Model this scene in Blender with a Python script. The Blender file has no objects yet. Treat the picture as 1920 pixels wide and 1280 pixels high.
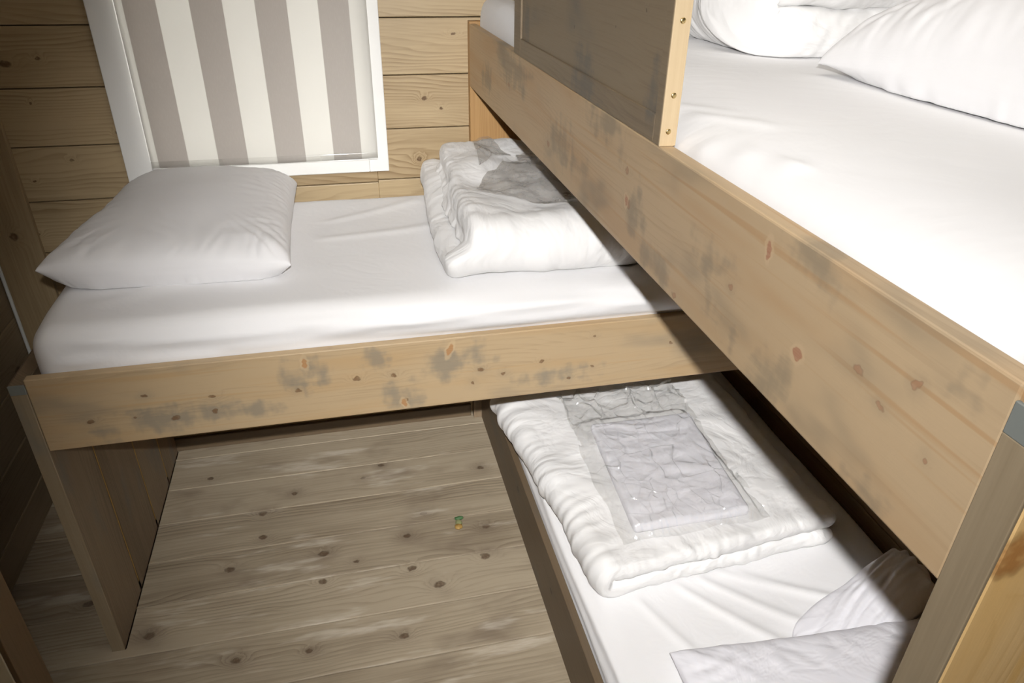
import bpy, bmesh, math, random
import numpy as np
from mathutils import Vector, Matrix, noise as mnoise

random.seed(7)
rng = np.random.default_rng(11)
S = bpy.context.scene
COL = S.collection

# ------------------------------------------------------------------ camera
cam_d = bpy.data.cameras.new('camera')
cam_d.sensor_width = 36.0
cam_d.lens = 1348.0 / 1920.0 * 36.0
cam_d.clip_start = 0.02
cam = bpy.data.objects.new('camera', cam_d)
COL.objects.link(cam)
cam.location = (0.6785, -2.2711, 1.6474)
cam.rotation_mode = 'XYZ'
cam.rotation_euler = (math.radians(60.1532), math.radians(-0.9093), math.radians(-13.1598))
S.camera = cam

# ------------------------------------------------------------------ world, flash, exposure
S.view_settings.view_transform = 'Standard'
S.view_settings.look = 'None'
S.view_settings.gamma = 1.0
S.view_settings.use_curve_mapping = False
S.view_settings.exposure = 0.12

w = bpy.data.worlds.new('overcast_sky')
S.world = w
w.use_nodes = True
bg = w.node_tree.nodes['Background']
bg.inputs['Color'].default_value = (1.0, 0.98, 0.95, 1)
bg.inputs['Strength'].default_value = 5.5

# flash of the camera, just above and behind the lens
FL = Vector((0.680, -2.288, 1.747))
fd = bpy.data.lights.new('camera_flash', 'SPOT')
fd.energy = 1.0
fd.shadow_soft_size = 0.010
fd.spot_size = math.radians(96)
fd.spot_blend = 1.0
fd.use_nodes = True
nt = fd.node_tree
em = nt.nodes['Emission']
fo = nt.nodes.new('ShaderNodeLightFalloff')
fo.inputs['Strength'].default_value = 1.0
fo.inputs['Smooth'].default_value = 0.0
fs = nt.nodes.new('ShaderNodeMath'); fs.operation = 'MULTIPLY_ADD'
nt.links.new(fo.outputs['Linear'], fs.inputs[0]); fs.inputs[1].default_value = 9.0
fc = nt.nodes.new('ShaderNodeMath'); fc.operation = 'MULTIPLY'; fc.inputs[1].default_value = 43.0
nt.links.new(fo.outputs['Constant'], fc.inputs[0])
nt.links.new(fc.outputs[0], fs.inputs[2])
nt.links.new(fs.outputs[0], em.inputs['Strength'])
em.inputs['Color'].default_value = (1.0, 0.985, 0.97, 1)
fl = bpy.data.objects.new('camera_flash', fd)
COL.objects.link(fl)
fl.location = FL
fl.rotation_euler = (Vector((1.44, -0.66, 0.60)) - FL).to_track_quat('-Z', 'Y').to_euler()

# unseen fill light, added overhead to brighten the room and the top bunk
ad = bpy.data.lights.new('fill_light', 'AREA')
ad.shape = 'DISK'
ad.size = 0.9
ad.energy = 4.6
ad.color = (1.0, 0.96, 0.9)
al = bpy.data.objects.new('fill_light', ad)
COL.objects.link(al)
al.location = (1.15, -1.5, 2.36)

# ------------------------------------------------------------------ node helpers
class NB:
    def __init__(s, name):
        s.m = bpy.data.materials.new(name)
        s.m.use_nodes = True
        s.t = s.m.node_tree
        s.n = s.t.nodes
        s.bsdf = s.n['Principled BSDF']
        s.out = s.n['Material Output']
    def put(s, sock, v):
        if isinstance(v, (int, float)):
            sock.default_value = v
        elif isinstance(v, (tuple, list)):
            v = tuple(v)
            if len(sock.default_value) == 4 and len(v) == 3:
                v = v + (1,)
            sock.default_value = v
        else:
            s.t.links.new(v, sock)
    def math(s, op, a, b=0.0, c=None, clamp=False):
        n = s.n.new('ShaderNodeMath'); n.operation = op; n.use_clamp = clamp
        s.put(n.inputs[0], a); s.put(n.inputs[1], b)
        if c is not None: s.put(n.inputs[2], c)
        return n.outputs[0]
    def vmath(s, op, a, b):
        n = s.n.new('ShaderNodeVectorMath'); n.operation = op
        s.put(n.inputs[0], a); s.put(n.inputs[1], b)
        return n.outputs['Value'] if op in ('LENGTH', 'DOT_PRODUCT', 'DISTANCE') else n.outputs[0]
    def attr(s, name, vec=False):
        n = s.n.new('ShaderNodeAttribute'); n.attribute_name = name
        return n.outputs['Vector'] if vec else n.outputs['Fac']
    def sep(s, v):
        n = s.n.new('ShaderNodeSeparateXYZ'); s.put(n.inputs[0], v); return n.outputs
    def comb(s, x, y, z):
        n = s.n.new('ShaderNodeCombineXYZ')
        for i, k in enumerate((x, y, z)): s.put(n.inputs[i], k)
        return n.outputs[0]
    def noise(s, v, scale=1.0, detail=2.0, rough=0.5):
        n = s.n.new('ShaderNodeTexNoise'); s.put(n.inputs['Vector'], v)
        n.inputs['Scale'].default_value = scale; n.inputs['Detail'].default_value = detail
        n.inputs['Roughness'].default_value = rough
        return n.outputs['Fac']
    def ramp(s, f, a, b, lo=0.0, hi=1.0, smooth=True):
        n = s.n.new('ShaderNodeMapRange'); n.interpolation_type = 'SMOOTHSTEP' if smooth else 'LINEAR'
        s.put(n.inputs['Value'], f); n.inputs['From Min'].default_value = a; n.inputs['From Max'].default_value = b
        n.inputs['To Min'].default_value = lo; n.inputs['To Max'].default_value = hi
        return n.outputs[0]
    def mix(s, f, a, b, mode='MIX'):
        n = s.n.new('ShaderNodeMix'); n.data_type = 'RGBA'; n.blend_type = mode
        s.put(n.inputs[0], f); s.put(n.inputs[6], a); s.put(n.inputs[7], b)
        return n.outputs[2]
    def bump(s, h, strength=0.2, dist=0.001):
        n = s.n.new('ShaderNodeBump'); s.put(n.inputs['Height'], h)
        n.inputs['Strength'].default_value = strength; n.inputs['Distance'].default_value = dist
        s.t.links.new(n.outputs[0], s.bsdf.inputs['Normal'])

# node group: one knot.  in: U, V, knot U, V, size, aspect   out: gaussian reach, core mask, wide halo
def make_knot_group():
    g = bpy.data.node_groups.new('knot', 'ShaderNodeTree')
    for nm in ('U', 'V', 'KU', 'KV', 'Size', 'Aspect'):
        g.interface.new_socket(nm, in_out='INPUT', socket_type='NodeSocketFloat')
    for nm in ('Reach', 'Core', 'Halo', 'Gauss'):
        g.interface.new_socket(nm, in_out='OUTPUT', socket_type='NodeSocketFloat')
    gi = g.nodes.new('NodeGroupInput'); go = g.nodes.new('NodeGroupOutput')
    def M(op, a, b=0.0):
        n = g.nodes.new('ShaderNodeMath'); n.operation = op
        for i, k in enumerate((a, b)):
            if isinstance(k, (int, float)): n.inputs[i].default_value = k
            else: g.links.new(k, n.inputs[i])
        return n.outputs[0]
    du = M('DIVIDE', M('SUBTRACT', gi.outputs['U'], gi.outputs['KU']), gi.outputs['Aspect'])
    dv = M('SUBTRACT', gi.outputs['V'], gi.outputs['KV'])
    d2 = M('ADD', M('MULTIPLY', du, du), M('MULTIPLY', dv, dv))
    q = M('DIVIDE', d2, M('MULTIPLY', gi.outputs['Size'], gi.outputs['Size']))
    g.links.new(M('EXPONENT', M('MULTIPLY', q, -0.16)), go.inputs['Reach'])
    g.links.new(M('EXPONENT', M('MULTIPLY', M('MULTIPLY', q, q), -1.0)), go.inputs['Core'])
    g.links.new(M('EXPONENT', M('MULTIPLY', q, -0.07)), go.inputs['Halo'])
    g.links.new(M('EXPONENT', M('MULTIPLY', q, -0.7)), go.inputs['Gauss'])
    return g
KNOT = make_knot_group()

def wood(name, axis, light, dark, knot_col, stain=None, stain_amt=0.0, knots=(), patches=(), freq=95.0,
         rand_knots=0.0, rough=0.5, worn_sheen=None, knot_scale=1.0, spec=0.35, grain=0.55, halo=0.6, warm=None, streak=0.5, big=(), big_col=(0.38, 0.20, 0.085), knot_size=0.85, knot_mix=0.85, patch_mix=0.7):
    """pine: u runs along the grain axis, v across it.  Coordinates are stored on the mesh, per board."""
    b = NB(name)
    r = b.sep(b.attr('rest', True))
    o = {'X': (0, 1, 2), 'Y': (1, 0, 2), 'Z': (2, 0, 1)}[axis]
    u = r[o[0]]
    v = b.math('ADD', r[o[1]], r[o[2]])          # across the grain, whichever face it is
    bd = b.attr('board')
    off = b.math('MULTIPLY', bd, 7.31)
    uu = b.math('ADD', u, off)
    lowv = b.comb(b.math('MULTIPLY', uu, 1.1), b.math('MULTIPLY', v, 5.0), off)
    low = b.noise(lowv, 1.0, 2.0)
    reach = core = halo_ = None
    jit = b.noise(b.comb(b.math('MULTIPLY', uu, 60.0), b.math('MULTIPLY', v, 75.0), off), 1.0, 2.0)
    uk = b.math('ADD', u, b.math('MULTIPLY', b.math('SUBTRACT', jit, 0.5), 0.016))
    vk = b.math('ADD', v, b.math('MULTIPLY', b.math('SUBTRACT', b.noise(b.comb(b.math('MULTIPLY', uu, 75.0), b.math('MULTIPLY', v, 60.0), 4.0), 1.0, 2.0), 0.5), 0.012))
    for (ku, kv, ks, ka) in knots:
        g = b.n.new('ShaderNodeGroup'); g.node_tree = KNOT
        b.put(g.inputs['U'], uk); b.put(g.inputs['V'], vk)
        for k, val in zip(('KU', 'KV', 'Size', 'Aspect'), (ku, kv, ks * knot_size, ka)): g.inputs[k].default_value = val
        if reach is None: reach, core, halo_ = g.outputs[0], g.outputs[1], g.outputs[2]
        else:
            reach = b.math('ADD', reach, g.outputs[0]); core = b.math('MAXIMUM', core, g.outputs[1])
            halo_ = b.math('MAXIMUM', halo_, g.outputs[2])
    if rand_knots > 0:
        vt = b.n.new('ShaderNodeTexVoronoi'); vt.voronoi_dimensions = '3D'; vt.feature = 'F1'
        b.put(vt.inputs['Vector'], b.comb(b.math('MULTIPLY', uu, 4.6), b.math('MULTIPLY', v, 7.5), b.math('MULTIPLY', bd, 91.0)))
        vt.inputs['Scale'].default_value = 1.0
        csep = b.sep(vt.outputs['Color'])
        keep = b.math('LESS_THAN', csep[0], rand_knots)
        size = b.math('MULTIPLY_ADD', csep[1], 0.075, 0.03)
        q = b.math('DIVIDE', vt.outputs['Distance'], b.math('MULTIPLY', size, knot_scale))
        q2 = b.math('MULTIPLY', q, q)
        rr = b.math('MULTIPLY', keep, b.math('EXPONENT', b.math('MULTIPLY', q2, -0.16)))
        cc = b.math('MULTIPLY', keep, b.math('EXPONENT', b.math('MULTIPLY', b.math('MULTIPLY', q2, q2), -1.0)))
        hh = b.math('MULTIPLY', keep, b.math('EXPONENT', b.math('MULTIPLY', q2, -0.07)))
        if reach is None: reach, core, halo_ = rr, cc, hh
        else:
            reach = b.math('ADD', reach, rr); core = b.math('MAXIMUM', core, cc); halo_ = b.math('MAXIMUM', halo_, hh)
    # growth rings, bent round the knots
    ph = b.math('MULTIPLY', v, freq)
    ph = b.math('ADD', ph, b.math('MULTIPLY', low, freq * 0.16))
    ph = b.math('ADD', ph, b.math('MULTIPLY', b.noise(b.comb(b.math('MULTIPLY', uu, 5.0), b.math('MULTIPLY', v, 26.0), off), 1.0, 2.0), 1.7))
    if reach is not None:
        ph = b.math('ADD', ph, b.math('MULTIPLY', reach, 3.4))
    ring = b.math('FRACT', ph)
    ring = b.math('POWER', ring, 2.2)
    ring = b.math('MULTIPLY', ring, b.ramp(ring, 0.8, 1.0, 1.0, 0.35))
    fade = b.noise(b.comb(b.math('MULTIPLY', uu, 0.9), b.math('MULTIPLY', v, 11.0), b.math('ADD', off, 3.0)), 1.0, 1.0)
    ring = b.math('MULTIPLY', ring, b.ramp(fade, 0.32, 0.68, 0.15, 1.0))
    fib = b.noise(b.comb(b.math('MULTIPLY', uu, 9.0), b.math('MULTIPLY', v, 420.0), off), 1.0, 2.0, 0.6)
    blot = b.noise(b.comb(b.math('MULTIPLY', uu, 3.2), b.math('MULTIPLY', v, 9.0), b.math('ADD', off, 9.0)), 1.0, 3.0)
    f = b.math('MULTIPLY_ADD', ring, grain, 0.12)
    f = b.math('ADD', f, b.math('MULTIPLY', b.math('SUBTRACT', fib, 0.5), 0.45))
    stk = b.noise(b.comb(b.math('MULTIPLY', uu, 2.2), b.math('MULTIPLY', v, 95.0), b.math('ADD', off, 13.0)), 1.0, 3.0, 0.6)
    f = b.math('ADD', f, b.math('MULTIPLY', b.math('SUBTRACT', stk, 0.5), streak * 1.9))
    f = b.math('ADD', f, b.math('MULTIPLY', b.math('SUBTRACT', blot, 0.5), 0.9))
    f = b.math('ADD', f, b.math('MULTIPLY', b.math('SUBTRACT', b.math('FRACT', b.math('MULTIPLY', bd, 5.77)), 0.5), 0.42), clamp=True)
    col = b.mix(f, light, dark)
    if warm is not None:
        wn = b.noise(b.comb(b.math('MULTIPLY', uu, 2.3), b.math('MULTIPLY', v, 16.0), b.math('ADD', off, 21.0)), 1.0, 2.0)
        wl = b.noise(b.comb(b.math('MULTIPLY', uu, 1.4), b.math('MULTIPLY', v, 70.0), b.math('ADD', off, 31.0)), 1.0, 2.0)
        col = b.mix(b.math('MAXIMUM', b.ramp(wn, 0.45, 0.72, 0.0, 0.7), b.ramp(wl, 0.60, 0.70, 0.0, 0.8)), col, warm)
    if stain is not None:
        sn = b.noise(b.comb(b.math('MULTIPLY', uu, 3.6), b.math('MULTIPLY', v, 7.5), b.math('ADD', off, 5.0)), 1.0, 3.0, 0.55)
        sm = b.ramp(sn, 0.53, 0.76, 0.0, stain_amt)
        if halo_ is not None:
            sm = b.math('MAXIMUM', sm, b.math('MULTIPLY', halo_, b.ramp(sn, 0.38, 0.62, 0.0, halo)))
        if patches:
            pn = b.noise(b.comb(b.math('MULTIPLY', uu, 9.0), b.math('MULTIPLY', v, 48.0), 1.5), 1.0, 4.0, 0.62)
            pn2 = b.noise(b.comb(b.math('MULTIPLY', uu, 30.0), b.math('MULTIPLY', v, 14.0), 6.5), 1.0, 2.0)
            pn = b.math('ADD', b.math('MULTIPLY', b.math('SUBTRACT', pn, 0.5), 1.5), b.math('MULTIPLY', b.math('SUBTRACT', pn2, 0.5), 2.2))
        for (pu, pv, ps, pa) in patches:
            g = b.n.new('ShaderNodeGroup'); g.node_tree = KNOT
            b.put(g.inputs['U'], uk); b.put(g.inputs['V'], vk)
            for k, val in zip(('KU', 'KV', 'Size', 'Aspect'), (pu, pv, ps * 1.45, pa)): g.inputs[k].default_value = val
            sm = b.math('MAXIMUM', sm, b.ramp(b.math('ADD', g.outputs['Gauss'], b.math('MULTIPLY', pn, b.ramp(g.outputs['Gauss'], 0.03, 0.4))), 0.30, 1.15, 0.0, patch_mix))
        col = b.mix(sm, col, stain)
    if core is not None:
        kn = b.noise(b.comb(b.math('MULTIPLY', uu, 90.0), b.math('MULTIPLY', v, 90.0), off), 1.0, 2.0)
        rim = b.math('MULTIPLY', b.ramp(core, 0.02, 0.3), b.ramp(core, 0.35, 0.9, 1.0, 0.0))
        col = b.mix(b.math('MULTIPLY', b.ramp(core, 0.15, 0.75), b.ramp(kn, 0.25, 0.6, 0.6 * knot_mix, knot_mix)), col, knot_col)
        col = b.mix(b.math('MULTIPLY', rim, 0.4 * knot_mix), col, tuple(k * 0.45 for k in knot_col))
    for (ku, kv, ks, ka, sl) in big:
        g = b.n.new('ShaderNodeGroup'); g.node_tree = KNOT
        b.put(g.inputs['U'], b.math('ADD', uk, b.math('MULTIPLY', b.math('SUBTRACT', v, kv), sl))); b.put(g.inputs['V'], vk)
        for k, val in zip(('KU', 'KV', 'Size', 'Aspect'), (ku, kv, ks, ka)): g.inputs[k].default_value = val
        pale = b.math('MULTIPLY', b.ramp(g.outputs['Gauss'], 0.08, 0.3), 0.55)
        col = b.mix(pale, col, tuple(min(1, k * 1.15) for k in light))
        col = b.mix(b.math('MULTIPLY', b.ramp(g.outputs['Core'], 0.3, 0.7), b.ramp(fib, 0.3, 0.7, 0.75, 1.0)), col, big_col)
    rgh = b.math('ADD', rough, b.math('MULTIPLY', b.math('SUBTRACT', fib, 0.5), 0.15))
    if worn_sheen is not None:      # worn patches, paled to hold the window's sheen on the floor
        wn = b.noise(b.comb(b.math('MULTIPLY', uu, 3.0), b.math('MULTIPLY', v, 17.0), b.math('ADD', off, 2.0)), 1.0, 4.0, 0.62)
        wm = b.ramp(wn, 0.56, 0.74, 0.0, 1.0)
        col = b.mix(b.math('MULTIPLY', wm, 0.7), col, worn_sheen)
        rgh = b.math('SUBTRACT', rgh, b.math('MULTIPLY', wm, 0.16))
    b.put(b.bsdf.inputs['Base Color'], col)
    b.put(b.bsdf.inputs['Roughness'], rgh)
    b.bsdf.inputs['Specular IOR Level'].default_value = spec
    b.bump(b.math('ADD', b.math('MULTIPLY', fib, 0.6), b.math('MULTIPLY', f, -0.5)), 0.25, 0.0006)
    return b.m

def fabric(name, col, weave=900.0, bump=0.06, rough=0.85, mottle=0.03):
    b = NB(name)
    r = b.attr('rest', True)
    n1 = b.noise(r, 5.0, 3.0)
    n2 = b.noise(r, weave, 1.0)
    c2 = tuple(k * (1 - 2 * mottle) for k in col)
    b.put(b.bsdf.inputs['Base Color'], b.mix(n1, col, c2))
    b.bsdf.inputs['Roughness'].default_value = rough
    b.bsdf.inputs['Specular IOR Level'].default_value = 0.15
    b.bsdf.inputs['Sheen Weight'].default_value = 0.1
    wv = b.noise(b.vmath('ADD', r, (3.0, 1.0, 2.0)), 5.0, 1.0)
    rw = b.vmath('ADD', r, b.comb(b.math('MULTIPLY', wv, 0.25), b.math('MULTIPLY', wv, -0.2), 0.0))
    n3 = b.noise(rw, 13.0, 3.0, 0.5)
    cr = b.math('ABSOLUTE', b.math('SUBTRACT', n3, 0.5))
    b.bump(b.math('ADD', b.math('MULTIPLY', n2, 0.02), b.ramp(cr, 0.0, 0.14)), bump, 0.006)
    return b.m

def plain(name, col, rough=0.5, metallic=0.0, spec=0.4, mott=0.04):
    b = NB(name)
    n1 = b.noise(b.attr('rest', True), 14.0, 3.0)
    b.put(b.bsdf.inputs['Base Color'], b.mix(n1, col, tuple(k * (1 - 2 * mott) for k in col)))
    b.bsdf.inputs['Roughness'].default_value = rough
    b.bsdf.inputs['Metallic'].default_value = metallic
    b.bsdf.inputs['Specular IOR Level'].default_value = spec
    return b.m

def film(name, tint, opacity, gloss_rough, body=(0.8, 0.8, 0.8), gloss=0.6):
    """thin plastic: mostly see-through, some milky body, fresnel gloss"""
    b = NB(name)
    b.n.remove(b.bsdf)
    tr = b.n.new('ShaderNodeBsdfTransparent'); tr.inputs[0].default_value = (*tint, 1)
    df = b.n.new('ShaderNodeBsdfDiffuse'); df.inputs[0].default_value = (*body, 1)
    tl = b.n.new('ShaderNodeBsdfTranslucent'); tl.inputs[0].default_value = (*body, 1)
    gl = b.n.new('ShaderNodeBsdfGlossy'); gl.inputs['Roughness'].default_value = gloss_rough
    m0 = b.n.new('ShaderNodeMixShader'); m0.inputs[0].default_value = 0.5
    b.t.links.new(df.outputs[0], m0.inputs[1]); b.t.links.new(tl.outputs[0], m0.inputs[2])
    m1 = b.n.new('ShaderNodeMixShader')
    op = b.ramp(b.noise(b.attr('rest', True), 26.0, 3.0), 0.35, 0.7, opacity * 0.6, opacity * 1.25)
    b.put(m1.inputs[0], op)
    b.t.links.new(tr.outputs[0], m1.inputs[1]); b.t.links.new(m0.outputs[0], m1.inputs[2])
    lw = b.n.new('ShaderNodeLayerWeight'); lw.inputs['Blend'].default_value = 0.5
    fac = b.math('MULTIPLY_ADD', b.math('POWER', lw.outputs['Facing'], 4.0), 0.5, 0.045)
    m2 = b.n.new('ShaderNodeMixShader')
    b.put(m2.inputs[0], b.math('MULTIPLY', fac, gloss, clamp=True))
    b.t.links.new(m1.outputs[0], m2.inputs[1]); b.t.links.new(gl.outputs[0], m2.inputs[2])
    b.t.links.new(m2.outputs[0], b.out.inputs['Surface'])
    return b.m

# ------------------------------------------------------------------ mesh helpers
def add_attrs(me, rest, board=None):
    a = me.attributes.new('rest', 'FLOAT_VECTOR', 'POINT')
    a.data.foreach_set('vector', np.asarray(rest, dtype=np.float32).ravel())
    a = me.attributes.new('board', 'FLOAT', 'POINT')
    bd = np.zeros(len(rest), dtype=np.float32) if board is None else np.asarray(board, dtype=np.float32)
    a.data.foreach_set('value', bd)

def link(name, me, mat, parent=None, smooth=False):
    o = bpy.data.objects.new(name, me)
    COL.objects.link(o)
    if mat is not None: me.materials.append(mat)
    if smooth:
        me.polygons.foreach_set('use_smooth', [True] * len(me.polygons))
    if parent is not None:
        o.parent = parent
        off = Vector(parent.location)
        p = parent
        while p.parent is not None:
            p = p.parent; off += Vector(p.location)
        me.transform(Matrix.Translation(-off))
    me.update()
    return o

class Boxes:
    """bevelled boxes collected into ONE mesh; every box is a board with its own grain offset"""
    def __init__(s): s.v = []; s.f = []; s.b = []; s.r = []
    def box(s, lo, hi, bevel=0.002, board=None, segs=2):
        bm = bmesh.new()
        bmesh.ops.create_cube(bm, size=1.0)
        lo = Vector(lo); hi = Vector(hi)
        for v in bm.verts:
            v.co = Vector([(lo[i] + hi[i]) / 2 + v.co[i] * (hi[i] - lo[i]) for i in range(3)])
        if bevel > 0:
            bmesh.ops.bevel(bm, geom=bm.edges[:], offset=bevel, segments=segs, profile=0.5, affect='EDGES')
        s.take(bm, random.random() if board is None else board)
    def take(s, bm, board):
        bm.verts.index_update()
        n = len(s.v)
        for v in bm.verts: s.v.append(tuple(v.co)); s.b.append(board)
        for f in bm.faces: s.f.append([n + v.index for v in f.verts])
        bm.free()
    def cyl(s, a, bb, r, seg=16, board=0.0, r2=None):
        a = Vector(a); bb = Vector(bb); d = bb - a
        bm = bmesh.new()
        bmesh.ops.create_cone(bm, cap_ends=True, segments=seg, radius1=r, radius2=r if r2 is None else r2, depth=d.length)
        q = d.to_track_quat('Z', 'Y').to_matrix().to_4x4()
        bm.transform(Matrix.Translation((a + bb) / 2) @ q)
        s.take(bm, board)
    def build(s, name, mat, parent=None, smooth=False):
        me = bpy.data.meshes.new(name)
        me.from_pydata(s.v, [], s.f)
        add_attrs(me, s.v, s.b)
        return link(name, me, mat, parent, smooth)

def empty(name, loc, label, cat, group=None):
    o = bpy.data.objects.new(name, None)
    COL.objects.link(o)
    o.location = loc
    o.empty_display_size = 0.1
    return tag(o, label, cat, group)

def tag(o, label, cat, group=None):
    o['label'] = label; o['category'] = cat
    if group: o['group'] = group
    return o

def struct(o):
    o['kind'] = 'structure'
    return o

def mesh_np(name, v, f, mat, parent=None, rest=None, smooth=True):
    me = bpy.data.meshes.new(name)
    me.from_pydata([tuple(p) for p in v], [], [tuple(q) for q in f])
    add_attrs(me, v if rest is None else rest)
    return link(name, me, mat, parent, smooth)

# ------------------------------------------------------------------ cloth tools
def boxgrid(nx, ny, nz):
    """surface of a subdivided unit box as merged verts (0..1) and quads"""
    idx = {}; V = []; F = []
    def vid(i, j, k):
        key = (i, j, k)
        if key not in idx: idx[key] = len(V); V.append((i / nx, j / ny, k / nz))
        return idx[key]
    for i in range(nx):
        for j in range(ny):
            F.append((vid(i, j, nz), vid(i + 1, j, nz), vid(i + 1, j + 1, nz), vid(i, j + 1, nz)))
            F.append((vid(i, j, 0), vid(i, j + 1, 0), vid(i + 1, j + 1, 0), vid(i + 1, j, 0)))
    for i in range(nx):
        for k in range(nz):
            F.append((vid(i, 0, k), vid(i + 1, 0, k), vid(i + 1, 0, k + 1), vid(i, 0, k + 1)))
            F.append((vid(i, ny, k), vid(i, ny, k + 1), vid(i + 1, ny, k + 1), vid(i + 1, ny, k)))
    for j in range(ny):
        for k in range(nz):
            F.append((vid(0, j, k), vid(0, j, k + 1), vid(0, j + 1, k + 1), vid(0, j + 1, k)))
            F.append((vid(nx, j, k), vid(nx, j + 1, k), vid(nx, j + 1, k + 1), vid(nx, j, k + 1)))
    return np.array(V, float), np.array(F, int)

def round_box(V, size, r):
    """V in 0..1 -> box of the size with rounded edges of radius r (vector or number)"""
    size = np.array(size, float); r = np.minimum(np.array(r, float) * np.ones(3), size / 2)
    P = V * size
    inner = np.clip(P, r, size - r)
    d = (P - inner) / r
    m = np.max(np.abs(d), axis=1, keepdims=True)
    L = np.linalg.norm(d, axis=1, keepdims=True)
    d = np.where(L > 1e-9, d / np.maximum(L, 1e-9) * m, 0)
    return inner + d * r

def topo(F):
    E = np.concatenate([F[:, [0, 1]], F[:, [1, 2]], F[:, [2, 3]], F[:, [3, 0]]])
    E = np.unique(np.sort(E, axis=1), axis=0)
    D = np.concatenate([F[:, [0, 2]], F[:, [1, 3]]])
    return E, D

def vnormals(x, F):
    n = np.cross(x[F[:, 2]] - x[F[:, 0]], x[F[:, 3]] - x[F[:, 1]])
    out = np.zeros_like(x)
    for k in range(4):
        for c in range(3): out[:, c] += np.bincount(F[:, k], n[:, c], len(x))
    return out / np.maximum(np.linalg.norm(out, axis=1, keepdims=True), 1e-12)

def fnoise(P, scale, seed=0.0, octaves=3):
    s = np.array(scale) * np.ones(3)
    return np.array([mnoise.fractal((p[0] * s[0] + seed, p[1] * s[1] + seed * 1.7, p[2] * s[2] - seed), 1.0, 2.0, octaves) for p in P])

def wabs(P, scale, seed):
    """puffs with sharp creases between them"""
    wx = fnoise(P, 5.0, seed + 31, 1)[:, None] * np.array([.10, .06, 0])
    return np.abs(fnoise(P + wx, scale, seed, 2))

def crumple(v, F, scale=1.04, iters=60, anchor=0.02, bend=0.05, amp=0.002, nscale=14.0, seed=1.0, zmin=None, mask=None, zmax=None):
    """the cloth is a little larger than its shape: it buckles into wrinkles"""
    x = v.copy()
    N = vnormals(x, F)
    x += N * (fnoise(v, nscale, seed, 3) * amp)[:, None]
    E, D = topo(F)
    C = np.concatenate([E, D])
    rest = np.linalg.norm(v[C[:, 0]] - v[C[:, 1]], axis=1)
    if mask is None: sc = scale
    else:
        mm = mask if isinstance(mask, np.ndarray) else np.ones(len(v))
        sc = 1 + (scale - 1) * 0.5 * (mm[C[:, 0]] + mm[C[:, 1]])
    rest = rest * sc
    st = np.concatenate([np.ones(len(E)), np.full(len(D), 0.35)])
    val = np.maximum(np.bincount(C[:, 0], st, len(v)) + np.bincount(C[:, 1], st, len(v)), 1e-9)
    val1 = np.maximum(np.bincount(E[:, 0], minlength=len(v)) + np.bincount(E[:, 1], minlength=len(v)), 1)
    for it in range(iters):
        for _ in range(2):
            d = x[C[:, 1]] - x[C[:, 0]]
            L = np.linalg.norm(d, axis=1)
            c = d * ((L - rest) / np.maximum(L, 1e-9) * 0.5 * st)[:, None]
            for a in range(3):
                x[:, a] += 1.3 * (np.bincount(C[:, 0], c[:, a], len(v)) - np.bincount(C[:, 1], c[:, a], len(v))) / val * 1.0
        if bend > 0:
            av = np.zeros_like(x)
            for a in range(3):
                av[:, a] = (np.bincount(E[:, 0], x[E[:, 1], a], len(v)) + np.bincount(E[:, 1], x[E[:, 0], a], len(v))) / val1
            av0 = av - x
            x += bend * av0
        x += anchor * (v - x)
        if zmin is not None: x[:, 2] = np.maximum(x[:, 2], zmin)
        if zmax is not None: x[:, 2] = np.minimum(x[:, 2], zmax)
    return x

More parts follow.
